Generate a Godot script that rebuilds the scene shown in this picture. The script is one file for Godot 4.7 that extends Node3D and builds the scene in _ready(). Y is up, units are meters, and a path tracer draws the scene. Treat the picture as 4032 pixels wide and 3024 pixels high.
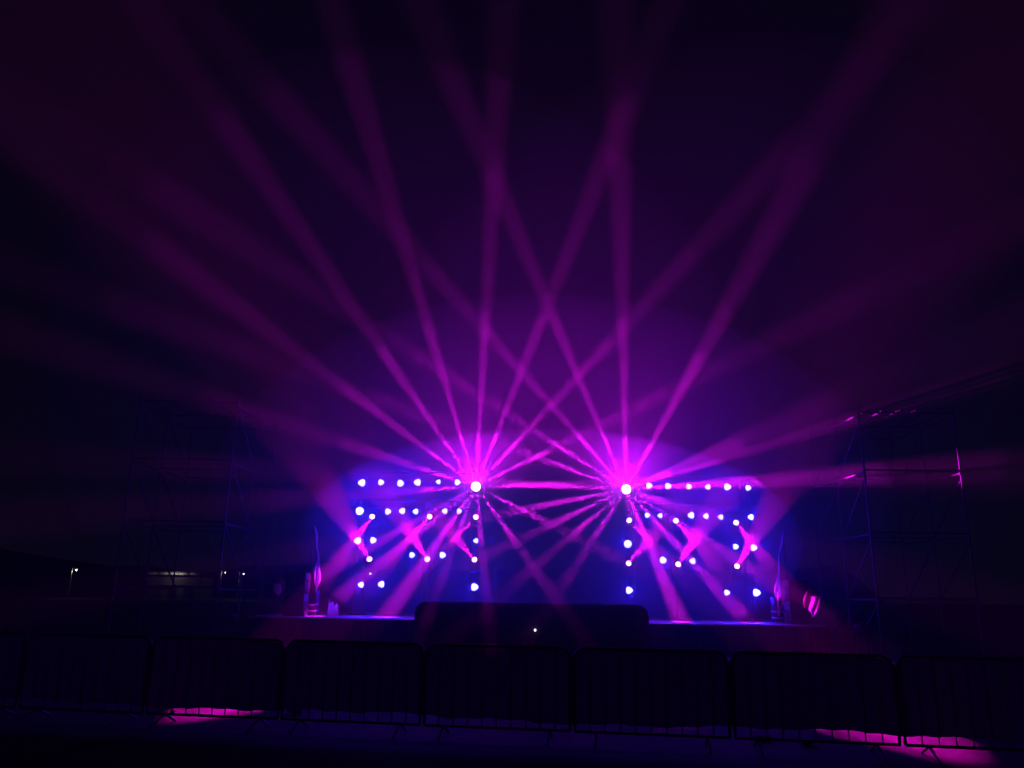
extends Node3D
# A night stage seen from the audience: two banks of lamps on black truss, two starburst heads,
# twelve spot heads, haze, scaffold at both wings, crowd barriers in front.

const F := 3101.0            # focal length in pixels of the 4032 x 3024 photograph
const EYE := 1.7
var rng := RandomNumberGenerator.new()
var cam: Camera3D
var used := {}
var cyl: CylinderMesh
var M := {}

# ------------------------------------------------------------------ helpers
func numbered(n: String) -> String:
	if not used.has(n):
		used[n] = 0
		return n
	used[n] += 1
	return "%s_%03d" % [n, used[n]]

func thing(called: String, label: String, category: String, at := Vector3.ZERO, group := "") -> Node3D:
	var o := Node3D.new()
	o.name = numbered(called)
	add_child(o)
	o.position = at
	o.set_meta("label", label)
	o.set_meta("category", category)
	if group != "":
		o.set_meta("group", group)
	return o

func part(called: String, m: Mesh, mat: Material, parent: Node3D, t := Transform3D.IDENTITY) -> MeshInstance3D:
	var o := MeshInstance3D.new()
	o.name = called
	o.mesh = m
	o.material_override = mat
	parent.add_child(o, true)
	o.transform = t
	return o

func structure(called: String, m: Mesh, mat: Material, at := Vector3.ZERO) -> MeshInstance3D:
	var o := part(called, m, mat, self, Transform3D(Basis.IDENTITY, at))
	o.set_meta("kind", "structure")
	return o

func tube_t(a: Vector3, b: Vector3, r: float) -> Transform3D:
	var d := b - a
	var y := d.normalized()
	var x := y.cross(Vector3.RIGHT if absf(y.x) < 0.9 else Vector3.UP).normalized()
	var z := x.cross(y)
	return Transform3D(Basis(x * r, d, z * r), (a + b) / 2.0)

func tube(called: String, a: Vector3, b: Vector3, r: float, mat: Material, parent: Node3D) -> MeshInstance3D:
	return part(called, cyl, mat, parent, tube_t(a, b, r))

func box(size: Vector3) -> BoxMesh:
	var b := BoxMesh.new()
	b.size = size
	return b

# box with chamfered edges
func bevelled(size: Vector3, c: float) -> ArrayMesh:
	var st := SurfaceTool.new()
	st.begin(Mesh.PRIMITIVE_TRIANGLES)
	var h := size / 2.0
	var pts := []
	for sx in [-1.0, 1.0]:
		for sy in [-1.0, 1.0]:
			for sz in [-1.0, 1.0]:
				pts.append([Vector3(sx * h.x, sy * (h.y - c), sz * (h.z - c)), Vector3(sx * (h.x - c), sy * h.y, sz * (h.z - c)), Vector3(sx * (h.x - c), sy * (h.y - c), sz * h.z)])
	# faces
	for ax in 3:
		var i1 := [[0, 1, 3, 2], [4, 6, 7, 5]] if ax == 0 else ([[0, 4, 5, 1], [2, 3, 7, 6]] if ax == 1 else [[0, 2, 6, 4], [1, 5, 7, 3]])
		for q in i1:
			quad(st, pts[q[0]][ax], pts[q[1]][ax], pts[q[2]][ax], pts[q[3]][ax])
	# edges
	for e in [[0, 1, 0, 1], [2, 3, 0, 1], [4, 5, 0, 1], [6, 7, 0, 1], [0, 2, 0, 2], [1, 3, 0, 2], [4, 6, 0, 2], [5, 7, 0, 2], [0, 4, 1, 2], [1, 5, 1, 2], [2, 6, 1, 2], [3, 7, 1, 2]]:
		quad(st, pts[e[0]][e[2]], pts[e[1]][e[2]], pts[e[1]][e[3]], pts[e[0]][e[3]])
	for p in pts:
		tri(st, p[0], p[1], p[2])
	st.generate_normals()
	return st.commit()

func tri(st: SurfaceTool, a: Vector3, b: Vector3, c: Vector3) -> void:
	# wound so that the face looks away from the mesh's own middle
	if (b - a).cross(c - a).dot(a + b + c) > 0.0:
		st.add_vertex(a); st.add_vertex(c); st.add_vertex(b)
	else:
		st.add_vertex(a); st.add_vertex(b); st.add_vertex(c)

func quad(st: SurfaceTool, a: Vector3, b: Vector3, c: Vector3, d: Vector3) -> void:
	tri(st, a, b, c)
	tri(st, a, c, d)

# surface from a grid function f(u, v), u and v in 0..1
func sheet(f: Callable, nu: int, nv: int, closed := false) -> ArrayMesh:
	var st := SurfaceTool.new()
	st.begin(Mesh.PRIMITIVE_TRIANGLES)
	for i in nu + 1:
		for j in nv + 1:
			st.set_uv(Vector2(float(i) / nu, float(j) / nv))
			st.add_vertex(f.call(float(i % nu if closed else i) / nu, float(j) / nv))
	for i in nu:
		for j in nv:
			var a := i * (nv + 1) + j
			var b := a + nv + 1
			for k in [a, a + 1, b, b, a + 1, b + 1]:
				st.add_index(k)
	st.generate_normals()
	return st.commit()

# surface turned about the z axis from points (z, radius)
func turned(profile: Array, seg := 20) -> ArrayMesh:
	return sheet(func(u: float, v: float):
		var k := v * (profile.size() - 1)
		var i := mini(int(k), profile.size() - 2)
		var p: Vector2 = profile[i].lerp(profile[i + 1], k - i)
		return Vector3(cos(u * TAU) * p.y, sin(u * TAU) * p.y, p.x), seg, profile.size() - 1)

func px(x: float, y: float, depth: float) -> Vector3:
	# where the photograph's pixel (4032 wide) meets the upright plane at that depth
	var d := cam.basis * Vector3((x - 2016.0) / F, -(y - 1512.0) / F, -1.0)
	return cam.position + d * (depth / -d.z)

func p22(x: float, y: float, depth: float) -> Vector3:
	return px(x * 4032.0 / 2212.0, y * 4032.0 / 2212.0, depth)

func on_ground(x: float, y: float) -> Vector3:
	var d := cam.basis * Vector3((x - 2016.0) / F, -(y - 1512.0) / F, -1.0)
	return cam.position + d * (-EYE / d.y)

# a direction that leaves p at `off` degrees from the line to the eye, towards `turn` degrees in the picture
func aim(p: Vector3, turn: float, off: float) -> Vector3:
	var u := (cam.position - p).normalized()
	var r := (cam.basis.x - u * cam.basis.x.dot(u)).normalized()
	var v := r.cross(u) * -1.0
	if v.y < 0.0:
		v = -v
	var t := deg_to_rad(turn)
	var a := deg_to_rad(off)
	return u * cos(a) + (r * cos(t) + v * sin(t)) * sin(a)

func facing(d: Vector3) -> Basis:
	# +z along d
	var z := d.normalized()
	var x := Vector3.UP.cross(z).normalized()
	return Basis(x, z.cross(x), z)

func spot(parent: Node3D, world_at: Vector3, dir: Vector3, color: Color, energy: float, angle: float, soft: float, size: float, called := "beam_light") -> void:
	var l := SpotLight3D.new()
	l.name = called
	l.light_color = color
	l.light_energy = energy
	l.spot_angle = angle
	l.spot_angle_attenuation = soft
	l.spot_range = 120.0
	l.spot_attenuation = 2.0
	l.light_size = size
	l.shadow_enabled = true
	parent.add_child(l, true)
	l.global_transform = Transform3D(facing(-dir), world_at)

func mat(color: Color, rough := 0.7, metal := 0.0) -> StandardMaterial3D:
	var m := StandardMaterial3D.new()
	m.albedo_color = color.linear_to_srgb()
	m.roughness = rough
	m.metallic = metal
	return m

func glow(color: Color, energy: float) -> StandardMaterial3D:
	var m := StandardMaterial3D.new()
	m.albedo_color = Color(0.8, 0.8, 0.8)
	m.roughness = 0.3
	m.emission_enabled = true
	m.emission = color.linear_to_srgb()
	m.emission_energy_multiplier = energy
	return m

func noise_tex(freq: float, lo: Color, hi: Color, sd: int, size := 512, octaves := 5) -> NoiseTexture2D:
	var n := FastNoiseLite.new()
	n.seed = sd
	n.frequency = freq
	n.fractal_octaves = octaves
	var t := NoiseTexture2D.new()
	t.width = size
	t.height = size
	t.seamless = true
	t.noise = n
	var g := Gradient.new()
	g.set_color(0, lo.linear_to_srgb())
	g.set_color(1, hi.linear_to_srgb())
	t.color_ramp = g
	return t

# ------------------------------------------------------------------ the scene
func _ready() -> void:
	rng.seed = 7
	setup_view()
	setup_materials()
	build_ground()
	build_distance()
	build_stage()
	build_lamps()
	build_scaffold()
	build_wings()
	build_barriers()
	build_litter()
	build_haze()

func setup_view() -> void:
	cam = Camera3D.new()
	cam.name = "camera"
	cam.fov = rad_to_deg(2.0 * atan(1512.0 / F))
	cam.near = 0.1
	cam.far = 1500.0
	add_child(cam)
	cam.position = Vector3(0, EYE, 0)
	cam.basis = Basis(Vector3.RIGHT, atan(830.0 / F)) * Basis(Vector3.BACK, deg_to_rad(0.92))
	cam.current = true
	var e := Environment.new()
	e.background_mode = Environment.BG_SKY
	var s := ProceduralSkyMaterial.new()
	s.sky_top_color = Color(0.010, 0.010, 0.020)
	s.sky_horizon_color = Color(0.022, 0.020, 0.040)
	s.ground_bottom_color = Color(0.01, 0.01, 0.015)
	s.ground_horizon_color = Color(0.022, 0.020, 0.040)
	s.sky_curve = 0.2
	e.sky = Sky.new()
	e.sky.sky_material = s
	e.tonemap_mode = Environment.TONE_MAPPER_LINEAR
	e.tonemap_exposure = 1.0
	e.sdfgi_enabled = true
	e.ssao_enabled = true
	e.ssil_enabled = true
	e.volumetric_fog_enabled = true
	e.volumetric_fog_density = 0.0
	var w := WorldEnvironment.new()
	w.name = "environment"
	w.environment = e
	add_child(w)

func setup_materials() -> void:
	cyl = CylinderMesh.new()
	cyl.top_radius = 1.0
	cyl.bottom_radius = 1.0
	cyl.height = 1.0
	cyl.radial_segments = 10
	cyl.rings = 0
	M.black = mat(Color(0.02, 0.02, 0.022), 0.5)
	M.truss = mat(Color(0.025, 0.025, 0.027), 0.45, 0.0)
	M.cloth_black = mat(Color(0.012, 0.012, 0.013), 0.95)
	M.scrim = mat(Color(0.014, 0.014, 0.016), 0.9)
	M.scrim.backlight_enabled = true
	M.scrim.backlight = Color(0.045, 0.045, 0.045).linear_to_srgb()
	M.steel = mat(Color(0.42, 0.42, 0.43), 0.38, 0.85)
	M.zinc = mat(Color(0.10, 0.10, 0.105), 0.5, 0.6)
	M.zinc.roughness_texture = noise_tex(0.02, Color(0.3, 0.3, 0.3), Color(0.9, 0.9, 0.9), 3, 256)
	M.zinc.roughness = 0.7
	M.alu = mat(Color(0.7, 0.7, 0.71), 0.4, 0.8)
	M.rubber = mat(Color(0.02, 0.02, 0.02), 0.85)
	M.deck = mat(Color(0.68, 0.67, 0.65), 0.42)
	M.deck.albedo_texture = noise_tex(0.012, Color(0.55, 0.54, 0.52), Color(1, 1, 1), 11)
	M.deck.uv1_triplanar = true
	M.deck.uv1_world_triplanar = true
	M.deck.uv1_scale = Vector3(0.35, 0.35, 0.35)
	M.fabric = mat(Color(0.62, 0.60, 0.60), 0.9)
	M.fabric.backlight_enabled = true
	M.fabric.backlight = Color(0.75, 0.72, 0.72)
	M.red_cover = mat(Color(0.12, 0.02, 0.04), 0.8)
	M.red_cover.backlight_enabled = true
	M.red_cover.backlight = Color(0.2, 0.05, 0.08)
	M.plastic = mat(Color(0.75, 0.76, 0.8), 0.5)
	M.plastic.backlight_enabled = true
	M.plastic.backlight = Color(0.9, 0.9, 0.95)
	M.par_lens = glow(Color(0.11, 0.10, 1.0), 26.0)
	M.star_lens = glow(Color(1.0, 0.34, 1.0), 40.0)
	M.head_lens = glow(Color(1.0, 0.3, 0.9), 16.0)
	M.bulb = glow(Color(1.0, 0.97, 0.9), 4.0)
	M.dot = glow(Color(0.9, 0.9, 1.0), 4.0)
	M.bottle = mat(Color(0.5, 0.52, 0.55), 0.12)
	M.asphalt = mat(Color(1, 1, 1), 0.85)
	M.asphalt.albedo_texture = noise_tex(0.03, Color(0.010, 0.0095, 0.009), Color(0.042, 0.040, 0.037), 5, 1024)
	M.asphalt.uv1_triplanar = true
	M.asphalt.uv1_world_triplanar = true
	M.asphalt.uv1_scale = Vector3(0.6, 0.6, 0.6)
	M.asphalt.normal_enabled = true
	M.asphalt.normal_texture = noise_tex(0.12, Color(0, 0, 0), Color(1, 1, 1), 8, 512, 3)
	M.asphalt.normal_texture.as_normal_map = true
	M.asphalt.normal_texture.bump_strength = 6.0
	M.asphalt.normal_scale = 0.8
	M.wall = mat(Color(0.12, 0.115, 0.11), 0.9)
	M.hill = mat(Color(0.03, 0.035, 0.025), 1.0)

func build_ground() -> void:
	var g := PlaneMesh.new()
	g.size = Vector2(900, 900)
	structure("ground", g, M.asphalt, Vector3(0, 0, -300))

func build_distance() -> void:
	# low hills behind the place
	var n := FastNoiseLite.new()
	n.seed = 4
	n.frequency = 0.006
	var h := sheet(func(u: float, v: float):
		var x := -420.0 + u * 560.0
		var up := sin(v * PI) * (13.0 + 14.0 * n.get_noise_1d(x) + 8.0 * smoothstep(-150.0, -330.0, x))
		return Vector3(x, maxf(up, -0.5), -300.0 - v * 120.0), 60, 8)
	structure("hills", h, M.hill)
	# long shed with a lit fascia, and lamps
	var z := 150.0
	var a := px(577, 2257, z)
	var b := px(790, 2261, z)
	var c := (a + b) / 2.0
	var t := thing("storage_shed", "long low shed far off with a pale lamp-lit eave band", "shed", Vector3(c.x, 0, -z))
	var wide := b.x - a.x
	part("wall", box(Vector3(wide, c.y - 0.6, 7.0)), M.wall, t, Transform3D(Basis.IDENTITY, Vector3(0, (c.y - 0.6) / 2.0, -3.8)))
	for k in 5:
		part("fascia_panel", bevelled(Vector3(wide / 5.0 - 0.12, 0.42, 0.12), 0.02), mat(Color(0.7, 0.7, 0.68), 0.8), t, Transform3D(Basis.IDENTITY, Vector3(-wide / 2.0 + wide / 5.0 * (k + 0.5), c.y, 0.1)))
	part("roof", box(Vector3(wide + 0.6, 0.15, 8.0)), M.black, t, Transform3D(Basis.IDENTITY, Vector3(0, c.y + 0.35, -3.7)))
	for k in 3:
		part("door", box(Vector3(1.6, 2.4, 0.1)), M.black, t, Transform3D(Basis.IDENTITY, Vector3((k - 1) * wide * 0.3, 1.2, -0.25)))
	var lp := px(695, 2256, z) - t.position
	var sph := SphereMesh.new()
	sph.radius = 0.16
	sph.height = 0.32
	sph.radial_segments = 6
	sph.rings = 3
	tube("lamp_bracket", lp + Vector3(0, 0, -0.3), lp + Vector3(0, 0, 0.75), 0.04, M.black, t)
	part("lamp_bulb", sph, M.bulb, t, Transform3D(Basis.IDENTITY, lp + Vector3(0, 0, 0.8)))
	var l := OmniLight3D.new()
	l.name = "lamp_light"
	l.light_color = Color(1, 0.95, 0.85)
	l.light_energy = 0.9
	l.light_size = 0.2
	l.omni_range = 60
	l.shadow_enabled = true
	t.add_child(l)
	l.position = lp + Vector3(0, 0, 1.15)
	var words := ["street lamp standing alone before the dark hill", "dim street lamp beyond the scaffold, paler of a pair", "bright street lamp beyond the scaffold, brighter of a pair"]
	var k2 := 0
	for q in [[300, 2244, 140.0, 0.13], [886, 2254, 170.0, 0.09], [958, 2260, 150.0, 0.13]]:
		var p := px(q[0], q[1], q[2])
		var s := thing("street_lamp", words[k2], "street lamp", Vector3(p.x, 0, p.z), "far street lamps")
		k2 += 1
		tube("pole", Vector3(-0.7, 0, 0), Vector3(-0.7, p.y + 0.3, 0), 0.07, M.steel, s)
		tube("arm", Vector3(-0.7, p.y + 0.3, 0), Vector3(0.1, p.y + 0.25, 0), 0.045, M.steel, s)
		part("lamp_head", bevelled(Vector3(0.6, 0.14, 0.3), 0.04), M.black, s, Transform3D(Basis.IDENTITY, Vector3(0.05, p.y + 0.22, 0)))
		var sm := SphereMesh.new()
		sm.radius = q[3]
		sm.height = q[3] * 2.0
		sm.radial_segments = 6
		sm.rings = 3
		part("lamp_bulb", sm, M.bulb, s, Transform3D(Basis.IDENTITY, Vector3(0.05, p.y, 0)))
		var o := OmniLight3D.new()
		o.name = "lamp_light"
		o.light_color = Color(1, 0.95, 0.85)
		o.light_energy = 1.5
		o.light_size = 0.1
		o.omni_range = 60
		o.shadow_enabled = true
		s.add_child(o)
		o.position = Vector3(0.05, p.y - q[3] - 0.15, 0)

const DECK := 0.93
const FRONT := 25.5
const X0 := -8.1
const X1 := 9.9

func dot_mesh(r: float) -> SphereMesh:
	var m := SphereMesh.new()
	m.radius = r
	m.height = 2.0 * r
	m.radial_segments = 6
	m.rings = 3
	return m

func build_stage() -> void:
	var s := thing("stage", "low stage platform of grey deck panels with black skirt", "stage", Vector3(0, 0, -FRONT))
	var pm := bevelled(Vector3(1.99, 0.06, 0.99), 0.006)
	for i in 9:
		for j in 8:
			part("deck_panel", pm, M.deck, s, Transform3D(Basis.IDENTITY, Vector3(X0 + 1.0 + 2.0 * i, DECK - 0.03 + rng.randf_range(-0.003, 0.003), -0.5 - j)))
	for i in 10:
		for j in [0.1, 4.0, 7.9]:
			tube("leg", Vector3(clampf(X0 + 2.0 * i, X0 + 0.1, X1 - 0.1), 0, -j), Vector3(clampf(X0 + 2.0 * i, X0 + 0.1, X1 - 0.1), DECK - 0.06, -j), 0.03, M.steel, s)
	for i in 9:
		tube("added_edge_trim", Vector3(X0 + 2.0 * i + 0.01, DECK - 0.038, 0.012), Vector3(X0 + 2.0 * i + 1.99, DECK - 0.038, 0.012), 0.032, M.alu, s)  # metal tube added to catch a bright line along the deck edge
	# pleated skirt along the front and the two sides, one length per panel
	for i in 9:
		var w := 1.98
		var m := sheet(func(u: float, v: float): return Vector3((u - 0.5) * w, v * (DECK - 0.07) + 0.01, 0.03 * sin(u * TAU * 9.0) * (1.0 - 0.6 * v)), 72, 2)
		part("skirt", m, M.cloth_black, s, Transform3D(Basis.IDENTITY, Vector3(X0 + 1.0 + 2.0 * i, 0, 0.045)))
	for x in [X0 - 0.05, X1 + 0.05]:
		var m := sheet(func(u: float, v: float): return Vector3(0.03 * sin(u * TAU * 30.0) * (1.0 - 0.6 * v), v * (DECK - 0.07) + 0.01, -u * 8.0), 240, 2)
		part("skirt", m, M.cloth_black, s, Transform3D(Basis.IDENTITY, Vector3(x, 0, 0)))
	# long covered block in front of the middle of the stage
	var a := px(1637, 2358, 24.4)
	var b := px(2552, 2385, 24.4)
	var top := (a.y + b.y) / 2.0
	var wide := b.x - a.x
	var r := thing("covered_riser", "long black cloth-covered block standing before the middle of the stage", "riser", Vector3((a.x + b.x) / 2.0, 0, -24.9))
	var cover := sheet(func(u: float, v: float):
		# v runs over the section: front foot, front edge, top, back edge, back foot
		var sec := v * 4.0
		var q: Vector2
		var h := top - 0.02
		var rr := 0.16
		if sec < 1.0:
			q = Vector2(0.5, lerpf(0.01, h - rr, sec))
		elif sec < 1.5:
			var an := (sec - 1.0) * PI
			q = Vector2(0.5 - rr + rr * cos(an), h - rr + rr * sin(an))
		elif sec < 2.5:
			q = Vector2(lerpf(0.5 - rr, -0.5 + rr, sec - 1.5), h)
		elif sec < 3.0:
			var an := PI / 2.0 + (sec - 2.5) * PI
			q = Vector2(-0.5 + rr + rr * cos(an), h - rr + rr * sin(an))
		else:
			q = Vector2(-0.5, lerpf(h - rr, 0.01, sec - 3.0))
		var x := (u - 0.5) * wide
		var e := minf(u, 1.0 - u) * wide
		var drop := 0.0
		if e < 0.32:
			drop = 0.32 - sqrt(maxf(0.0, 0.32 * 0.32 - (0.32 - e) * (0.32 - e)))
		var y := minf(q.y, h - drop)
		var fold := 0.018 * sin(x * 7.3 + sin(x * 2.1) * 2.0) * clampf(1.0 - y / h, 0.0, 1.0) * 2.0
		return Vector3(x, maxf(y, 0.01), q.x + fold * signf(q.x)), 160, 32)
	part("cover", cover, M.cloth_black, r)
	for sx in [-1.0, 1.0]:
		var end := sheet(func(u: float, v: float):
			var z := (u - 0.5) * 0.98
			return Vector3(sx * (wide / 2.0 + 0.004 + 0.01 * sin(u * 14.0)), 0.01 + v * (top - 0.34), z), 20, 2)
		part("cover_end", end, M.cloth_black, r)
	part("indicator_light", dot_mesh(0.035), M.dot, r, Transform3D(Basis.IDENTITY, px(2107, 2481, 24.33) - r.position))
	for k in 6:
		part("cabinet", box(Vector3(wide / 6.0 - 0.06, top - 0.12, 0.86)), M.black, r, Transform3D(Basis.IDENTITY, Vector3((k - 2.5) * (wide - 0.2) / 6.0, (top - 0.12) / 2.0, 0)))

# ------------------------------------------------------------------ lamps
const LD := 29.0     # distance of the lamps
const PARS_A := [[782, 1043, 1.1, 1], [823, 1042, 0.9, 0], [865, 1044, 1.05, 2], [902, 1042, 1.05, 1], [947, 1041, 0.72, 1], [988, 1042, 0.9, 0],
	[777, 1104, 1.25, 3], [838, 1105, 0.92, 0], [869, 1104, 0.95, 1], [898, 1105, 0.85, 1], [961, 1104, 0.82, 1], [992, 1104, 0.76, 0],
	[773, 1168, 1.05, 1], [806, 1167, 0.95, 0], [1028, 1168, 0.75, 1], [890, 1199, 0.85, 0], [956, 1199, 0.95, 0],
	[780, 1263, 0.85, 1], [824, 1262, 0.95, 1], [1025, 1268, 1.1, 0]]
const PARS_B := [[1402, 1049, 0.95, 0], [1443, 1050, 0.95, 0], [1488, 1051, 0.85, 0], [1529, 1052, 0.82, 1], [1571, 1052, 1.05, 0], [1616, 1054, 0.85, 0],
	[1398, 1113, 0.78, 0], [1426, 1114, 0.75, 1], [1493, 1113, 0.98, 1], [1525, 1115, 0.82, 1], [1557, 1117, 0.78, 1], [1622, 1117, 0.9, 1],
	[1356, 1175, 1.2, 3], [1589, 1181, 0.85, 0], [1628, 1183, 0.95, 0], [1432, 1210, 1.02, 2], [1496, 1212, 0.88, 1],
	[1359, 1275, 1.05, 0], [1570, 1280, 0.82, 0], [1634, 1280, 1.1, 0]]
const ORD := ["first", "second", "third", "fourth", "fifth", "sixth"]

func build_lamps() -> void:
	var bank := ["in the bank towards the street lamps", "in the bank towards the pink-lit scaffold"]
	# upright truss posts and two crossbars on each side
	var posts := [[[1028, 1030], [926, 1090], [790, 1030]], [[1356, 1036], [1463, 1096], [1606, 1042]]]
	for s in 2:
		var inner: Vector3
		var outer: Vector3
		for k in 3:
			var p := p22(posts[s][k][0], posts[s][k][1], LD + 0.35)
			if k == 0:
				inner = p
			if k == 2:
				outer = p
			var high: float = p.y + 0.1
			var tr := truss("truss_post", "black upright lattice truss post, %s %s" % [["innermost one", "middle one", "outermost one"][k], bank[s]], Vector3(p.x, DECK, p.z), Vector3(p.x, high, p.z))
			if k == 2:
				var at := px(1458, 2259, LD + 0.15)
				if s == 0:
					part("indicator_light", dot_mesh(0.03), M.dot, tr, Transform3D(Basis.IDENTITY, at - tr.position))
		var sx := signf(outer.x - inner.x)
		for row in 2:
			var ya := p22(900 if s == 0 else 1500, [1036, 1097][row] + 9 * s, LD + 0.35).y
			truss("truss_crossbar", "black level lattice truss, %s one carrying lamps %s" % [["upper", "lower"][row], bank[s]], Vector3(inner.x - sx * 0.2, ya + 0.16, -LD - 0.66), Vector3(outer.x + sx * 0.55, ya + 0.16, -LD - 0.66))
	# par lamps
	var names := []
	for s in 2:
		var side := "on the street-lamp side" if s == 0 else "on the pink-scaffold side"
		var list: Array = PARS_A if s == 0 else PARS_B
		for i in list.size():
			var q: Array = list[i]
			var d := LD + (0.0)
			var p := p22(q[0], q[1], d)
			var text := ""
			if i < 12:
				var nth := (5 - i % 6) if s == 0 else i % 6
				text = "blue-white par lamp, %s from the middle in the %s row, %s" % [ORD[nth], "top" if i < 6 else "second", side]
			else:
				var where := ["beside the outermost post, halfway up, edge lamp", "beside the outermost post, halfway up, inward lamp", "on the innermost post between two pink heads", "beside the middle post, low, outward lamp", "beside the middle post, low, inward lamp", "at the foot of the outermost post, edge lamp", "near the foot of the outermost post, inward lamp", "at the foot of the innermost post"]
				var order := [0, 1, 2, 3, 4, 5, 6, 7] if s == 0 else [2, 1, 0, 4, 3, 7, 6, 5]
				text = "blue-white par lamp %s, %s" % [where[order[i - 12]], side]
			par_lamp(p, q[2], q[3], text)
	# starburst heads: each facet of the prism throws a beam of its own (direction, share of power, half angle); the beams aimed at targets are added
	var sa := p22(1028, 1051, LD)
	var dirs := []
	for q in [[125.0, 41.0, 1.0, 1.88], [107.0, 43.0, 1.0, 1.88], [87.0, 43.0, 1.0, 1.88], [68.5, 42.0, 1.0, 1.88], [47.0, 40.0, 1.0, 1.88], [26.0, 38.0, 1.0, 1.88], [1.0, 34.0, 1.0, 1.88],
			[-26.6, 28.0, 0.6, 1.68], [-54.0, 24.0, 0.55, 1.65], [-84.0, 21.0, 0.5, 1.53], [-84.0, 5.6, 0.10, 0.82], [-110.0, 22.0, 0.5, 1.53], [-176.0, 26.0, 0.6, 2.00], [162.0, 30.0, 0.8, 1.88], [143.5, 38.0, 1.0, 1.88]]:
		dirs.append([aim(sa, q[0], q[1]), q[2], q[3]])
	dirs.append([Vector3(-4.0, DECK, -27.0) - sa, 0.36, 4.4])  # this beam and the next are added to brighten the deck
	dirs.append([Vector3(-6.3, DECK, -26.9) - sa, 0.42, 3.4])
	dirs.append([px(1252, 2275, 27.0) - sa, 0.4, 3.0])  # beam added to light the wing drape
	moving_head("starburst_light", "moving head throwing a starburst of pink beams, next to par row, on the street-lamp side", sa, aim(sa, 110, 8), M.star_lens, 0.17, dirs, STAR, Color(1.0, 0.075, 1.0))
	var sb := p22(1353, 1057, LD)
	dirs = []
	for q in [[131.0, 42.0, 1.0, 1.88], [112.0, 42.0, 1.0, 1.88], [90.0, 40.0, 1.0, 2.00], [60.0, 36.0, 1.0, 2.23], [22.0, 26.0, 0.6, 2.82], [-19.0, 19.0, 0.4, 2.59], [-80.0, 12.0, 0.12, 2.12],
			[236.0, 20.0, 0.5, 1.53], [220.0, 24.0, 0.6, 1.53], [205.0, 29.0, 0.7, 1.68], [191.0, 36.0, 0.9, 1.76], [177.0, 42.0, 0.9, 1.88], [160.0, 44.0, 0.9, 1.88], [147.0, 43.0, 1.0, 1.88]]:
		dirs.append([aim(sb, q[0], q[1]), q[2], q[3]])
	dirs.append([Vector3(5.7, DECK, -27.0) - sb, 0.36, 4.4])  # two added beams that brighten the deck on this side
	dirs.append([Vector3(7.9, DECK, -26.9) - sb, 0.42, 3.6])
	dirs.append([px(3207, 2385, 25.15) - sb, 0.45, 2.4])  # added beam, lights the tied cover
	dirs.append([px(3050, 2320, 27.0) - sb, 0.25, 2.6])  # added beam for the drape on this side
	dirs.append([Vector3(11.4, 5.75, -26.3) - sb, 0.9, 3.6])  # this beam and the next are added to light the upper scaffold tubes
	dirs.append([Vector3(11.4, 7.55, -25.9) - sb, 0.5, 2.6])
	moving_head("starburst_light", "moving head throwing a starburst of pink beams, on the pink-scaffold side", sb, aim(sb, 180, 13), M.star_lens, 0.17, dirs, STAR, Color(1.0, 0.075, 1.0))
	# spot heads, an upper and a lower one on each post; the upper ones end on the ground by the barriers
	var post_words := ["outermost", "middle", "innermost"]
	var heads := [[[804, 1116, 900, 2758, 2.1], [798, 1208, 123.0, 19.0, 4.2]], [[928, 1116, 1045, 2752, 2.1], [923, 1208, 124.0, 19.0, 4.2]], [[1028, 1117, 1180, 2745, 1.7], [1025, 1209, 131.0, 19.0, 3.8]],
		[[1590, 1129, 3520, 2850, 2.1], [1592, 1223, 57.0, 19.0, 4.2]], [[1460, 1125, 3400, 2848, 2.2], [1465, 1219, 55.0, 19.0, 4.4]], [[1359, 1124, 3250, 2838, 1.9], [1358, 1217, 48.0, 19.0, 4.2]]]
	for i in 6:
		for j in 2:
			var q: Array = heads[i][j]
			var p := p22(q[0], q[1], LD - 0.1)
			var d := aim(p, q[2], q[3])
			if j == 0:
				d = on_ground(q[2], q[3]) - p
			moving_head("spot_head", "pink moving head, %s on the %s post, beaming %s, %s" % [["upper", "lower"][j], post_words[i % 3], ["down", "up"][j], "street-lamp side" if i < 3 else "pink-scaffold side"], p, d, M.head_lens, 0.09, [[d, 1.0 if i % 3 < 2 else 0.6, q[4]]], HEAD if j == 0 else HEAD * 0.36, Color(1.0, 0.03, 0.85))

const STAR := 3100.0
const HAZE_FILL := 68.0  # strength of the added haze fill at each starburst head
const HEAD := 1550.0
const PAR := 4.6

func truss(called: String, label: String, a: Vector3, b: Vector3) -> Node3D:
	var t := thing(called, label, "truss", a, "lamp trusses")
	var d := b - a
	var along := d.normalized()
	var s1 := Vector3(0, 0, 1) * 0.14
	var s2 := (Vector3.RIGHT if absf(along.y) > 0.5 else Vector3.UP) * 0.14
	var st := SurfaceTool.new()
	st.begin(Mesh.PRIMITIVE_TRIANGLES)
	var n := int(d.length() / 0.4)
	var c := [s1 + s2, s1 - s2, -s1 - s2, -s1 + s2]
	for k in 4:
		tube("chord", c[k], c[k] + d, 0.025, M.truss, t)
		for i in n:
			var f0 := float(i) / n
			var f1 := float(i + 1) / n
			st.append_from(cyl, 0, tube_t(c[k] + d * (f0 if i % 2 == 0 else f1), c[(k + 1) % 4] + d * (f1 if i % 2 == 0 else f0), 0.012))
	part("lacing", st.commit(), M.truss, t)
	if absf(along.y) > 0.5:
		part("base_plate", bevelled(Vector3(0.6, 0.04, 0.6), 0.01), M.black, t, Transform3D(Basis.IDENTITY, Vector3(0, 0.021, 0)))
	return t

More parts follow.
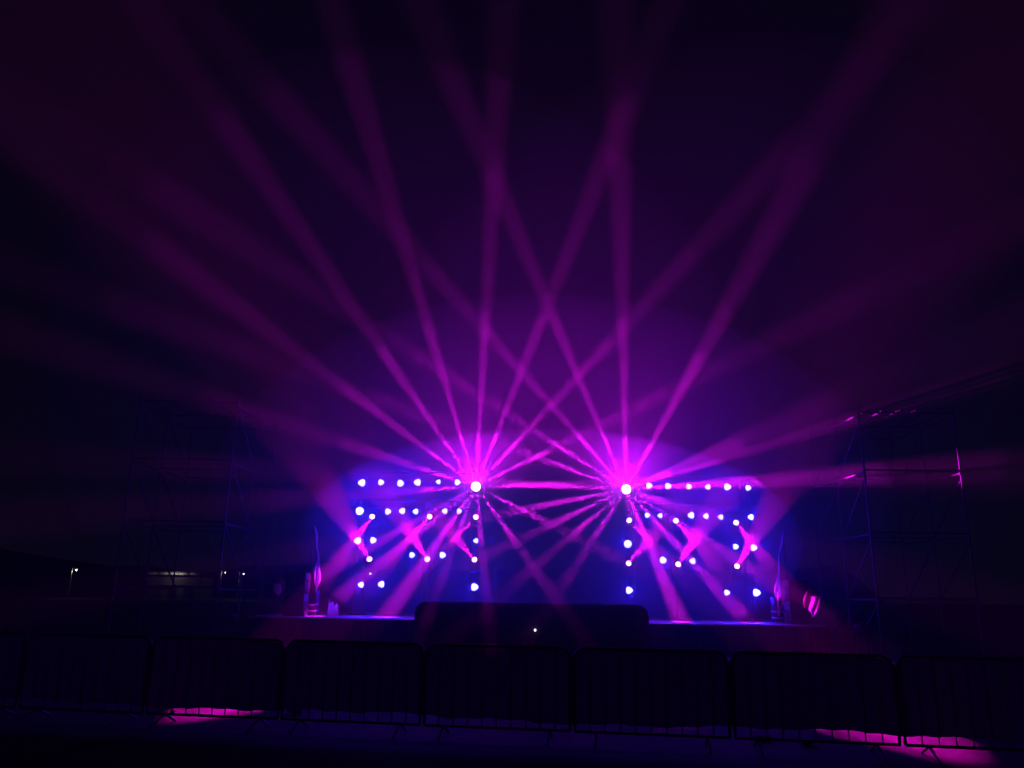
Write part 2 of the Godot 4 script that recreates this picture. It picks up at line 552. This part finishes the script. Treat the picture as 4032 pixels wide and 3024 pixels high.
var par_shapes := {}
func par_lamp(p: Vector3, size: float, way: int, label: String) -> void:
	var t := thing("par_lamp", label, "par lamp", p, "blue par lamps")
	var d := Vector3(-p.x * 0.02 + rng.randf_range(-0.04, 0.04), rng.randf_range(-0.10, 0.0), 1.0)
	var b := facing(d)
	if par_shapes.is_empty():
		par_shapes.body = turned([Vector2(0.02, 0.145), Vector2(0.0, 0.155), Vector2(-0.05, 0.155), Vector2(-0.09, 0.145), Vector2(-0.2, 0.12), Vector2(-0.25, 0.07), Vector2(-0.26, 0.0)], 20)
		par_shapes.bezel = turned([Vector2(0.0, 0.15), Vector2(0.022, 0.15), Vector2(0.022, 0.135), Vector2(-0.02, 0.13)], 20)
		for k in 4:
			par_shapes[k] = sheet(func(u: float, v: float):
				var r: float = v * 0.115 * (1.0 + [0.12, 0.12, 0.07, 0.02][k] * cos(3.0 * u * TAU + ([0.0, PI, 0.7, 0.0][k])))
				return Vector3(cos(u * TAU) * r, sin(u * TAU) * r, 0.012 * (1.0 - v * v)), 12, 1)
	var body := part("housing", par_shapes.body, M.black, t, Transform3D(b, Vector3(0, 0, 0)))
	part("bezel", par_shapes.bezel, M.black, body)
	part("lamp_lens", par_shapes[way], M.par_lens, t, Transform3D(b.scaled(Vector3.ONE * size), b.z * 0.024))
	# U bracket and clamp
	for s in [-1.0, 1.0]:
		tube("bracket_arm", Vector3(0.165 * s, 0, -0.08), Vector3(0.165 * s, 0.17, -0.14), 0.012, M.black, t)
	tube("bracket_bar", Vector3(-0.17, 0.17, -0.14), Vector3(0.17, 0.17, -0.14), 0.014, M.black, t)
	tube("clamp", Vector3(0, 0.17, -0.14), Vector3(0, 0.2, -0.5), 0.03, M.black, t)
	spot(t, p + d.normalized() * 0.08, d, Color(0.14, 0.0, 1.0), PAR * size * size, 82.0, 0.9, 0.09, "lamp_light")

func moving_head(called: String, label: String, p: Vector3, axis: Vector3, lens: Material, r: float, beams: Array, power: float, color: Color) -> void:
	var t := thing(called, label, "moving head", p, "starburst heads" if beams.size() > 1 else "pink spot heads")
	var b := facing(axis)
	var k := r / 0.12
	if beams.size() == 1:
		k = 1.0
	var head := part("head", turned([Vector2(0.0, 0.125 * k), Vector2(-0.03, 0.15 * k), Vector2(-0.16, 0.16 * k), Vector2(-0.3, 0.13 * k), Vector2(-0.36, 0.06 * k), Vector2(-0.365, 0.0)], 20), M.black, t, Transform3D(b, Vector3.ZERO))
	part("lens_ring", turned([Vector2(0.0, 0.13 * k), Vector2(0.015, 0.125 * k), Vector2(0.012, r), Vector2(-0.02, r)], 24), M.black, head)
	var disc := sheet(func(u: float, v: float): return Vector3(cos(u * TAU) * r * v, sin(u * TAU) * r * v, 0.02 * (1.0 - v * v)), 12, 1)
	part("lamp_lens", disc, lens, t, Transform3D(b, b.z * 0.006))
	var mid := -b.z * 0.18
	for s in [-1.0, 1.0]:
		part("yoke_arm", bevelled(Vector3(0.05, 0.34, 0.1), 0.015), M.black, t, Transform3D(Basis.IDENTITY, mid + Vector3(s * (0.16 * k + 0.04), -0.12, -0.02)))
	part("base", bevelled(Vector3(0.32 * k + 0.1, 0.14, 0.26), 0.02), M.black, t, Transform3D(Basis.IDENTITY, mid + Vector3(0, -0.35, -0.02)))
	part("mount", bevelled(Vector3(0.1, 0.06, 0.4), 0.01), M.black, t, Transform3D(Basis.IDENTITY, mid + Vector3(0, -0.38, -0.2)))
	for q in beams:
		spot(t, p + axis.normalized() * 0.05, q[0].normalized(), color, power * q[1], q[2], 1.0 if beams.size() > 1 else 0.4, 0.045, "beam_light")
	if beams.size() > 1:   # wide light added to fill the haze above the stage
		spot(t, p + axis.normalized() * 0.06, aim(p, 90.0, 52.0), Color(0.8, 0.015, 1.0), HAZE_FILL, 66.0, 1.0, 0.1, "haze_fill_light")

# ------------------------------------------------------------------ scaffold at the wings
func build_scaffold() -> void:
	scaffold(-9.0, -12.2, "steel tube scaffold tower with dim tubes, near the street lamps")
	scaffold(11.4, 14.5, "steel tube scaffold tower with its upper tubes lit pink")

func scaffold(xa: float, xb: float, label: String) -> void:
	var t := thing("scaffold_tower", label, "scaffold", Vector3((xa + xb) / 2.0, 0, -27.5), "scaffold towers")
	var o := t.position
	var zs := [-25.2, -27.35, -29.6]
	var ys := [1.72, 3.72, 5.7, 7.6]
	var r := 0.03
	for x in [xa, xb]:
		for z in zs:
			tube("standard", Vector3(x, 0.06, z) - o, Vector3(x, 7.95, z) - o, r, M.zinc, t)
			part("base_plate", bevelled(Vector3(0.2, 0.015, 0.2), 0.004), M.zinc, t, Transform3D(Basis.IDENTITY, Vector3(x, 0.05, z) - o))
			part("sole_board", bevelled(Vector3(0.5, 0.04, 0.26), 0.004), M.wall, t, Transform3D(Basis.IDENTITY, Vector3(x, 0.021, z) - o))
		for y in ys:
			for k in 2:
				tube("ledger", Vector3(x, y, zs[k] - 0.05) - o, Vector3(x, y, zs[k + 1] + 0.05) - o, r * 1.2, M.zinc, t)
				for e in [zs[k] - 0.02, zs[k + 1] + 0.02]:
					part("coupler", bevelled(Vector3(0.09, 0.1, 0.09), 0.02), M.zinc, t, Transform3D(Basis.IDENTITY, Vector3(x, y, e) - o))
		for k in 2:
			for j in 3:
				tube("brace", Vector3(x + 0.05, ys[j + 1] - 0.1, zs[k]) - o, Vector3(x + 0.05, ys[j] + 0.1, zs[k + 1]) - o, r * 0.9, M.zinc, t)
			tube("brace", Vector3(x + 0.05, ys[0] - 0.1, zs[k]) - o, Vector3(x + 0.05, 0.2, zs[k + 1]) - o, r * 0.9, M.zinc, t)
	for y in ys:
		for z in zs:
			tube("transom", Vector3(xa, y + 0.07, z) - o, Vector3(xb, y + 0.07, z) - o, r, M.zinc, t)
	# short putlogs that carry the top boards
	for k in 6:
		var x := lerpf(xa, xb, (k + 0.5) / 6.0)
		tube("putlog", Vector3(x, 7.72, -25.0) - o, Vector3(x, 7.72, -27.5) - o, r, M.zinc, t)

# ------------------------------------------------------------------ things at the wings
func build_wings() -> void:
	var words := ["on the street-lamp side", "on the pink-scaffold side"]
	for s in 2:
		var sg := -1.0 if s == 0 else 1.0
		# stacked loudspeakers
		var c := px(1160, 2400, 26.4) if s == 0 else px(3142, 2400, 26.4)
		for k in 2:
			var t := thing("loudspeaker", "black loudspeaker cabinet, %s of its stack, %s" % [["lower", "upper"][k], words[s]], "loudspeaker", Vector3(c.x, DECK + 0.003 + k * 0.685, -26.5), "wing loudspeakers")
			part("cabinet", bevelled(Vector3(0.66, 0.68, 0.66), 0.02), M.black, t, Transform3D(Basis.IDENTITY, Vector3(0, 0.34, 0)))
			part("grille", bevelled(Vector3(0.6, 0.6, 0.02), 0.006), M.rubber, t, Transform3D(Basis.IDENTITY, Vector3(0, 0.34, 0.342)))
			for e in [-1.0, 1.0]:
				part("handle", bevelled(Vector3(0.02, 0.08, 0.2), 0.006), M.rubber, t, Transform3D(Basis.IDENTITY, Vector3(e * 0.338, 0.42, 0)))
		# rack case with pale bands
		var q := px(1221, 2400, 27.2) if s == 0 else px(3076, 2420, 27.2)
		var rc := thing("flight_case", "dark rack case with two pale metal bands, %s" % words[s], "flight case", Vector3(q.x, DECK + 0.004, -27.3), "rack cases")
		part("body", bevelled(Vector3(0.42, 0.8, 0.5), 0.012), M.black, rc, Transform3D(Basis.IDENTITY, Vector3(0, 0.44, 0)))
		for y in [0.16, 0.36]:
			part("band", bevelled(Vector3(0.435, 0.05, 0.515), 0.005), M.alu, rc, Transform3D(Basis.IDENTITY, Vector3(0, y, 0)))
		for x in [-0.17, 0.17]:
			for z in [-0.2, 0.2]:
				part("caster", bevelled(Vector3(0.04, 0.05, 0.06), 0.01), M.rubber, rc, Transform3D(Basis.IDENTITY, Vector3(x, 0.025, z)))
		# gathered wing drape hanging from a pole
		var top := px(1238, 2072, 27.0) if s == 0 else px(3082, 2100, 27.0)
		var foot := px(1252, 2335, 27.0) if s == 0 else px(3062, 2425, 27.0)
		var dr := thing("wing_drape", "pale gathered drape hanging on a pole, %s" % words[s], "drape", Vector3(top.x, DECK, -27.0), "wing drapes")
		tube("pole", Vector3(sg * 0.05, 0, -0.12), Vector3(sg * 0.05, top.y - DECK, -0.12), 0.022, M.black, dr)
		part("pole_foot", bevelled(Vector3(0.4, 0.03, 0.4), 0.008), M.black, dr, Transform3D(Basis.IDENTITY, Vector3(sg * 0.05, 0.016, -0.12)))
		var h0 := top.y - DECK
		var h1 := foot.y - DECK
		var sh := foot.x - top.x
		var cl := sheet(func(u: float, v: float):
			var y := lerpf(h0, h1, v)
			# narrow neck, full belly, pointed tail
			var w: float = 0.03 + 0.05 * smoothstep(0.0, 0.08, v) * (1.0 - smoothstep(0.12, 0.3, v)) + 0.22 * smoothstep(0.42, 0.72, v) * (1.0 - smoothstep(0.78, 1.0, v))
			var mid: float = sh * v - sg * 0.07 * sin(v * PI * 1.3) + 0.02 * sin(v * 17.0)
			var x: float = mid + (u - 0.5) * w
			return Vector3(x, y, 0.045 * sin(u * TAU * 1.6 + v * 5.0) + 0.02 * sin(v * 23.0 + u * 6.0)), 16, 44)
		part("cloth", cl, M.fabric, dr)
		# cover tied on the scaffold's inner edge
		var e0 := px(1098, 2300, 25.2) if s == 0 else px(3205, 2352, 25.2)
		var big := 0.62 if s == 0 else 1.0
		var cv := thing("tied_cover", "%s sheet tied to the scaffold's inner edge, hanging to a point" % ["small dim purple-lit", "bright pink-lit"][s], "sheet", e0, "tied sheets")
		var hood := sheet(func(u: float, v: float):
			var an := u * TAU
			var rr: float = 0.27 * big * pow(sin(clampf(v * 0.62 + 0.02, 0.0, 1.0) * PI), 0.8)
			return Vector3(cos(an) * rr * (1.0 + 0.08 * sin(3.0 * an)), (0.30 - 0.62 * v) * big, sin(an) * rr * 0.6 - 0.2 * big), 24, 14)
		part("hood", hood, M.red_cover, cv)
		var tail := sheet(func(u: float, v: float):
			var w: float = (0.36 - 0.04 * sin(v * 9.0)) * (1.0 - smoothstep(0.62, 1.0, v) * 0.93)
			var x: float = (u - 0.5) * w - sg * -0.02 - 0.14 * v * v * (1.0 if s == 1 else -0.4)
			return Vector3(x * big, (0.03 - 0.62 * v + 0.03 * sin(u * 5.0) * v) * big, 0.07 + 0.03 * sin(u * 9.0 + v * 4.0)), 14, 20)
		part("tail", tail, M.fabric, cv)
		tube("tie", Vector3(0, 0.0, 0.05), Vector3(sg * 0.35, 0.02, -0.05), 0.012, M.rubber, cv)
		# ballast bag at the scaffold's foot
		var bp := px(915, 2400, 25.0) if s == 0 else px(3380, 2400, 25.0)
		var bg := thing("sandbag", "dark ballast bag slumped on a stool at the scaffold's foot, %s" % words[s], "sandbag", Vector3(bp.x, 0, -24.9), "ballast bags")
		var bag := sheet(func(u: float, v: float):
			var an := u * TAU
			var ph := (v - 0.5) * PI
			var lump := 1.0 + 0.06 * sin(an * 3.0 + v * 4.0)
			return Vector3(cos(an) * pow(cos(ph), 0.6) * 0.24 * lump, 0.9 + 0.13 * sin(ph) * lump, sin(an) * pow(cos(ph), 0.6) * 0.18), 24, 12)
		part("bag", bag, mat(Color(0.06, 0.06, 0.07), 0.9), bg)
		for k in 4:
			tube("stool_leg", Vector3([-0.2, 0.2, 0.2, -0.2][k], 0, [-0.15, -0.15, 0.15, 0.15][k]), Vector3([-0.15, 0.15, 0.15, -0.15][k], 0.76, [-0.1, -0.1, 0.1, 0.1][k]), 0.018, M.black, bg)
		part("stool_seat", bevelled(Vector3(0.44, 0.03, 0.34), 0.008), M.black, bg, Transform3D(Basis.IDENTITY, Vector3(0, 0.772, 0)))
	# torn translucent sack on the deck
	var f := px(1308, 2420, 26.6)
	var sk := thing("plastic_sack", "torn translucent plastic sack glowing blue on the deck", "sack", Vector3(f.x, DECK + 0.004, -26.7))
	var sack := sheet(func(u: float, v: float):
		var an := u * TAU
		var jag := 0.36 + 0.12 * maxf(0.0, cos(an - PI * 0.85)) + 0.05 * sin(an * 5.0) - 0.06 * maxf(0.0, sin(an * 2.0))
		var w := 1.0 - 0.22 * v
		return Vector3(cos(an) * 0.19 * w, jag * v, sin(an) * 0.13 * w * (1.0 + 0.1 * sin(an * 7.0))), 40, 8)
	part("sack_wall", sack, M.plastic, sk)
	part("sack_floor", turned([Vector2(0.004, 0.17), Vector2(0.004, 0.0)], 20), M.plastic, sk, Transform3D(Basis(Vector3.RIGHT, -PI / 2.0), Vector3.ZERO))

# ------------------------------------------------------------------ crowd barriers
func build_barriers() -> void:
	var a := Vector3(-2.89, 0, -10.8)
	var b := Vector3(4.48, 0, -9.63)
	var step := (b - a) / 4.0
	var w := step.length() - 0.06
	var proto: Node3D
	for i in range(-3, 7):
		var at := a + step * (i + 0.5)
		var t: Node3D
		if proto == null:
			proto = thing("crowd_barrier", "steel crowd barrier hung with dark cloth in the row before the stage", "barrier", Vector3.ZERO, "crowd barriers")
			t = proto
			var h := 1.08
			var lo := 0.13
			var r := 0.017
			var rc := 0.12
			for s in [-1.0, 1.0]:
				tube("post", Vector3(s * w / 2.0, lo, 0), Vector3(s * w / 2.0, h - rc, 0), r, M.zinc, t)
				var st := SurfaceTool.new()
				st.begin(Mesh.PRIMITIVE_TRIANGLES)
				for k in 5:
					var a0 := k * PI / 10.0
					var a1 := (k + 1) * PI / 10.0
					var c := Vector3(s * (w / 2.0 - rc), h - rc, 0)
					st.append_from(cyl, 0, tube_t(c + Vector3(s * cos(a0), sin(a0), 0) * rc, c + Vector3(s * cos(a1), sin(a1), 0) * rc, r))
				part("corner", st.commit(), M.zinc, t)
				tube("foot", Vector3(s * (w / 2.0 - 0.25), lo, 0), Vector3(s * (w / 2.0 - 0.25), 0.012, 0.28), 0.014, M.zinc, t)
				tube("foot", Vector3(s * (w / 2.0 - 0.25), lo, 0), Vector3(s * (w / 2.0 - 0.25), 0.012, -0.28), 0.014, M.zinc, t)
			tube("top_rail", Vector3(-w / 2.0 + rc, h, 0), Vector3(w / 2.0 - rc, h, 0), r, M.zinc, t)
			tube("bottom_rail", Vector3(-w / 2.0, lo, 0), Vector3(w / 2.0, lo, 0), r, M.zinc, t)
			for k in range(1, 10):
				var x := -w / 2.0 + w * k / 10.0
				tube("bar", Vector3(x, lo, 0), Vector3(x, h, 0), 0.008, M.zinc, t)
		else:
			t = proto.duplicate()
			t.name = numbered("crowd_barrier")
			add_child(t)
		var k0 := float(i)
		var banner := sheet(func(u: float, v: float):
			var x := (u - 0.5) * (w + 0.075)
			var sag: float = 0.235 + 0.022 * sin((u + k0) * 2.3) + 0.012 * sin((u + k0) * 9.1) + 0.006 * sin((u + k0) * 31.0)
			var y := lerpf(1.065 - 0.05 * pow(absf(u - 0.5) * 2.0, 14.0) * 2.0, sag, v)
			return Vector3(x, y, 0.036 + 0.012 * sin(u * 23.0 + k0 * 1.7) * v + 0.008 * sin(u * 61.0 + k0) * v), 60, 6)
		if i > -3:
			t.get_node("banner").free()
		part("banner", banner, M.scrim, t)
		t.position = at
		t.rotation.y = -atan2(step.z, step.x) + rng.randf_range(-0.012, 0.012)

# ------------------------------------------------------------------ litter and small lights
func build_litter() -> void:
	var prof := [Vector2(0.0, 0.0), Vector2(0.0, 0.03), Vector2(0.02, 0.033), Vector2(0.14, 0.033), Vector2(0.17, 0.026), Vector2(0.2, 0.013), Vector2(0.22, 0.013), Vector2(0.22, 0.0)]
	var bm := turned(prof, 12)
	var spots := [[1735, 2815], [1755, 2820], [678, 2815], [1190, 2812], [3030, 2915], [3155, 2935]]
	for q in spots:
		var d := cam.basis * Vector3((q[0] - 2016.0) / F, -(q[1] - 1512.0) / F, -1.0)
		var p := cam.position + d * (-EYE / d.y)
		var t := thing("plastic_bottle", "empty plastic drink bottle lying on the dark ground before the barriers", "bottle", p + Vector3(0, 0.035, 0), "bottles on the ground")
		t.rotation.y = rng.randf_range(0, TAU)
		part("bottle_body", bm, M.bottle, t)
		part("cap", turned([Vector2(0.205, 0.0), Vector2(0.205, 0.016), Vector2(0.225, 0.016), Vector2(0.225, 0.0)], 10), M.plastic, t)

func build_haze() -> void:
	# smoke that thins out away from the machines on stage: banks inside one another
	var banks := [
		["lamp_smoke", "densest purple-lit smoke right round the lamp banks", Vector3(1.4, 3.6, -28.0), Vector3(17.6, 7.8, 6.8), 0.11, Vector3.ZERO],
		["stage_haze", "purple-lit smoke spread over the whole stage", Vector3(1.3, 4.6, -27.0), Vector3(23, 14.5, 12.0), 0.025, Vector3(20, 0, 0)],
		["drifting_smoke", "thin smoke bank rising and drifting towards the street lamps", Vector3(-3.0, 6.0, -24.6), Vector3(21, 24.0, 13.0), 0.0085, Vector3(42, 0, 20)],
		["drifting_smoke_001", "thin smoke bank rising and drifting towards the pink-lit scaffold", Vector3(5.4, 6.4, -24.9), Vector3(20, 25.0, 13.0), 0.0085, Vector3(38, 0, -20)],
		["audience_haze", "faint smoke drifting over the dark ground before the stage", Vector3(0.8, 2.5, -18.5), Vector3(40, 33, 37), 0.0045, Vector3.ZERO],
	]
	for q in banks:
		var f := FogVolume.new()
		f.name = q[0]
		f.shape = RenderingServer.FOG_VOLUME_SHAPE_ELLIPSOID
		f.size = q[3]
		var m := FogMaterial.new()
		m.density = q[4]
		m.albedo = Color(0.97, 0.97, 0.97)
		f.material = m
		add_child(f)
		f.position = q[2]
		f.rotation_degrees = q[5]
		f.set_meta("kind", "stuff")
		f.set_meta("label", q[1])
		f.set_meta("category", "haze")
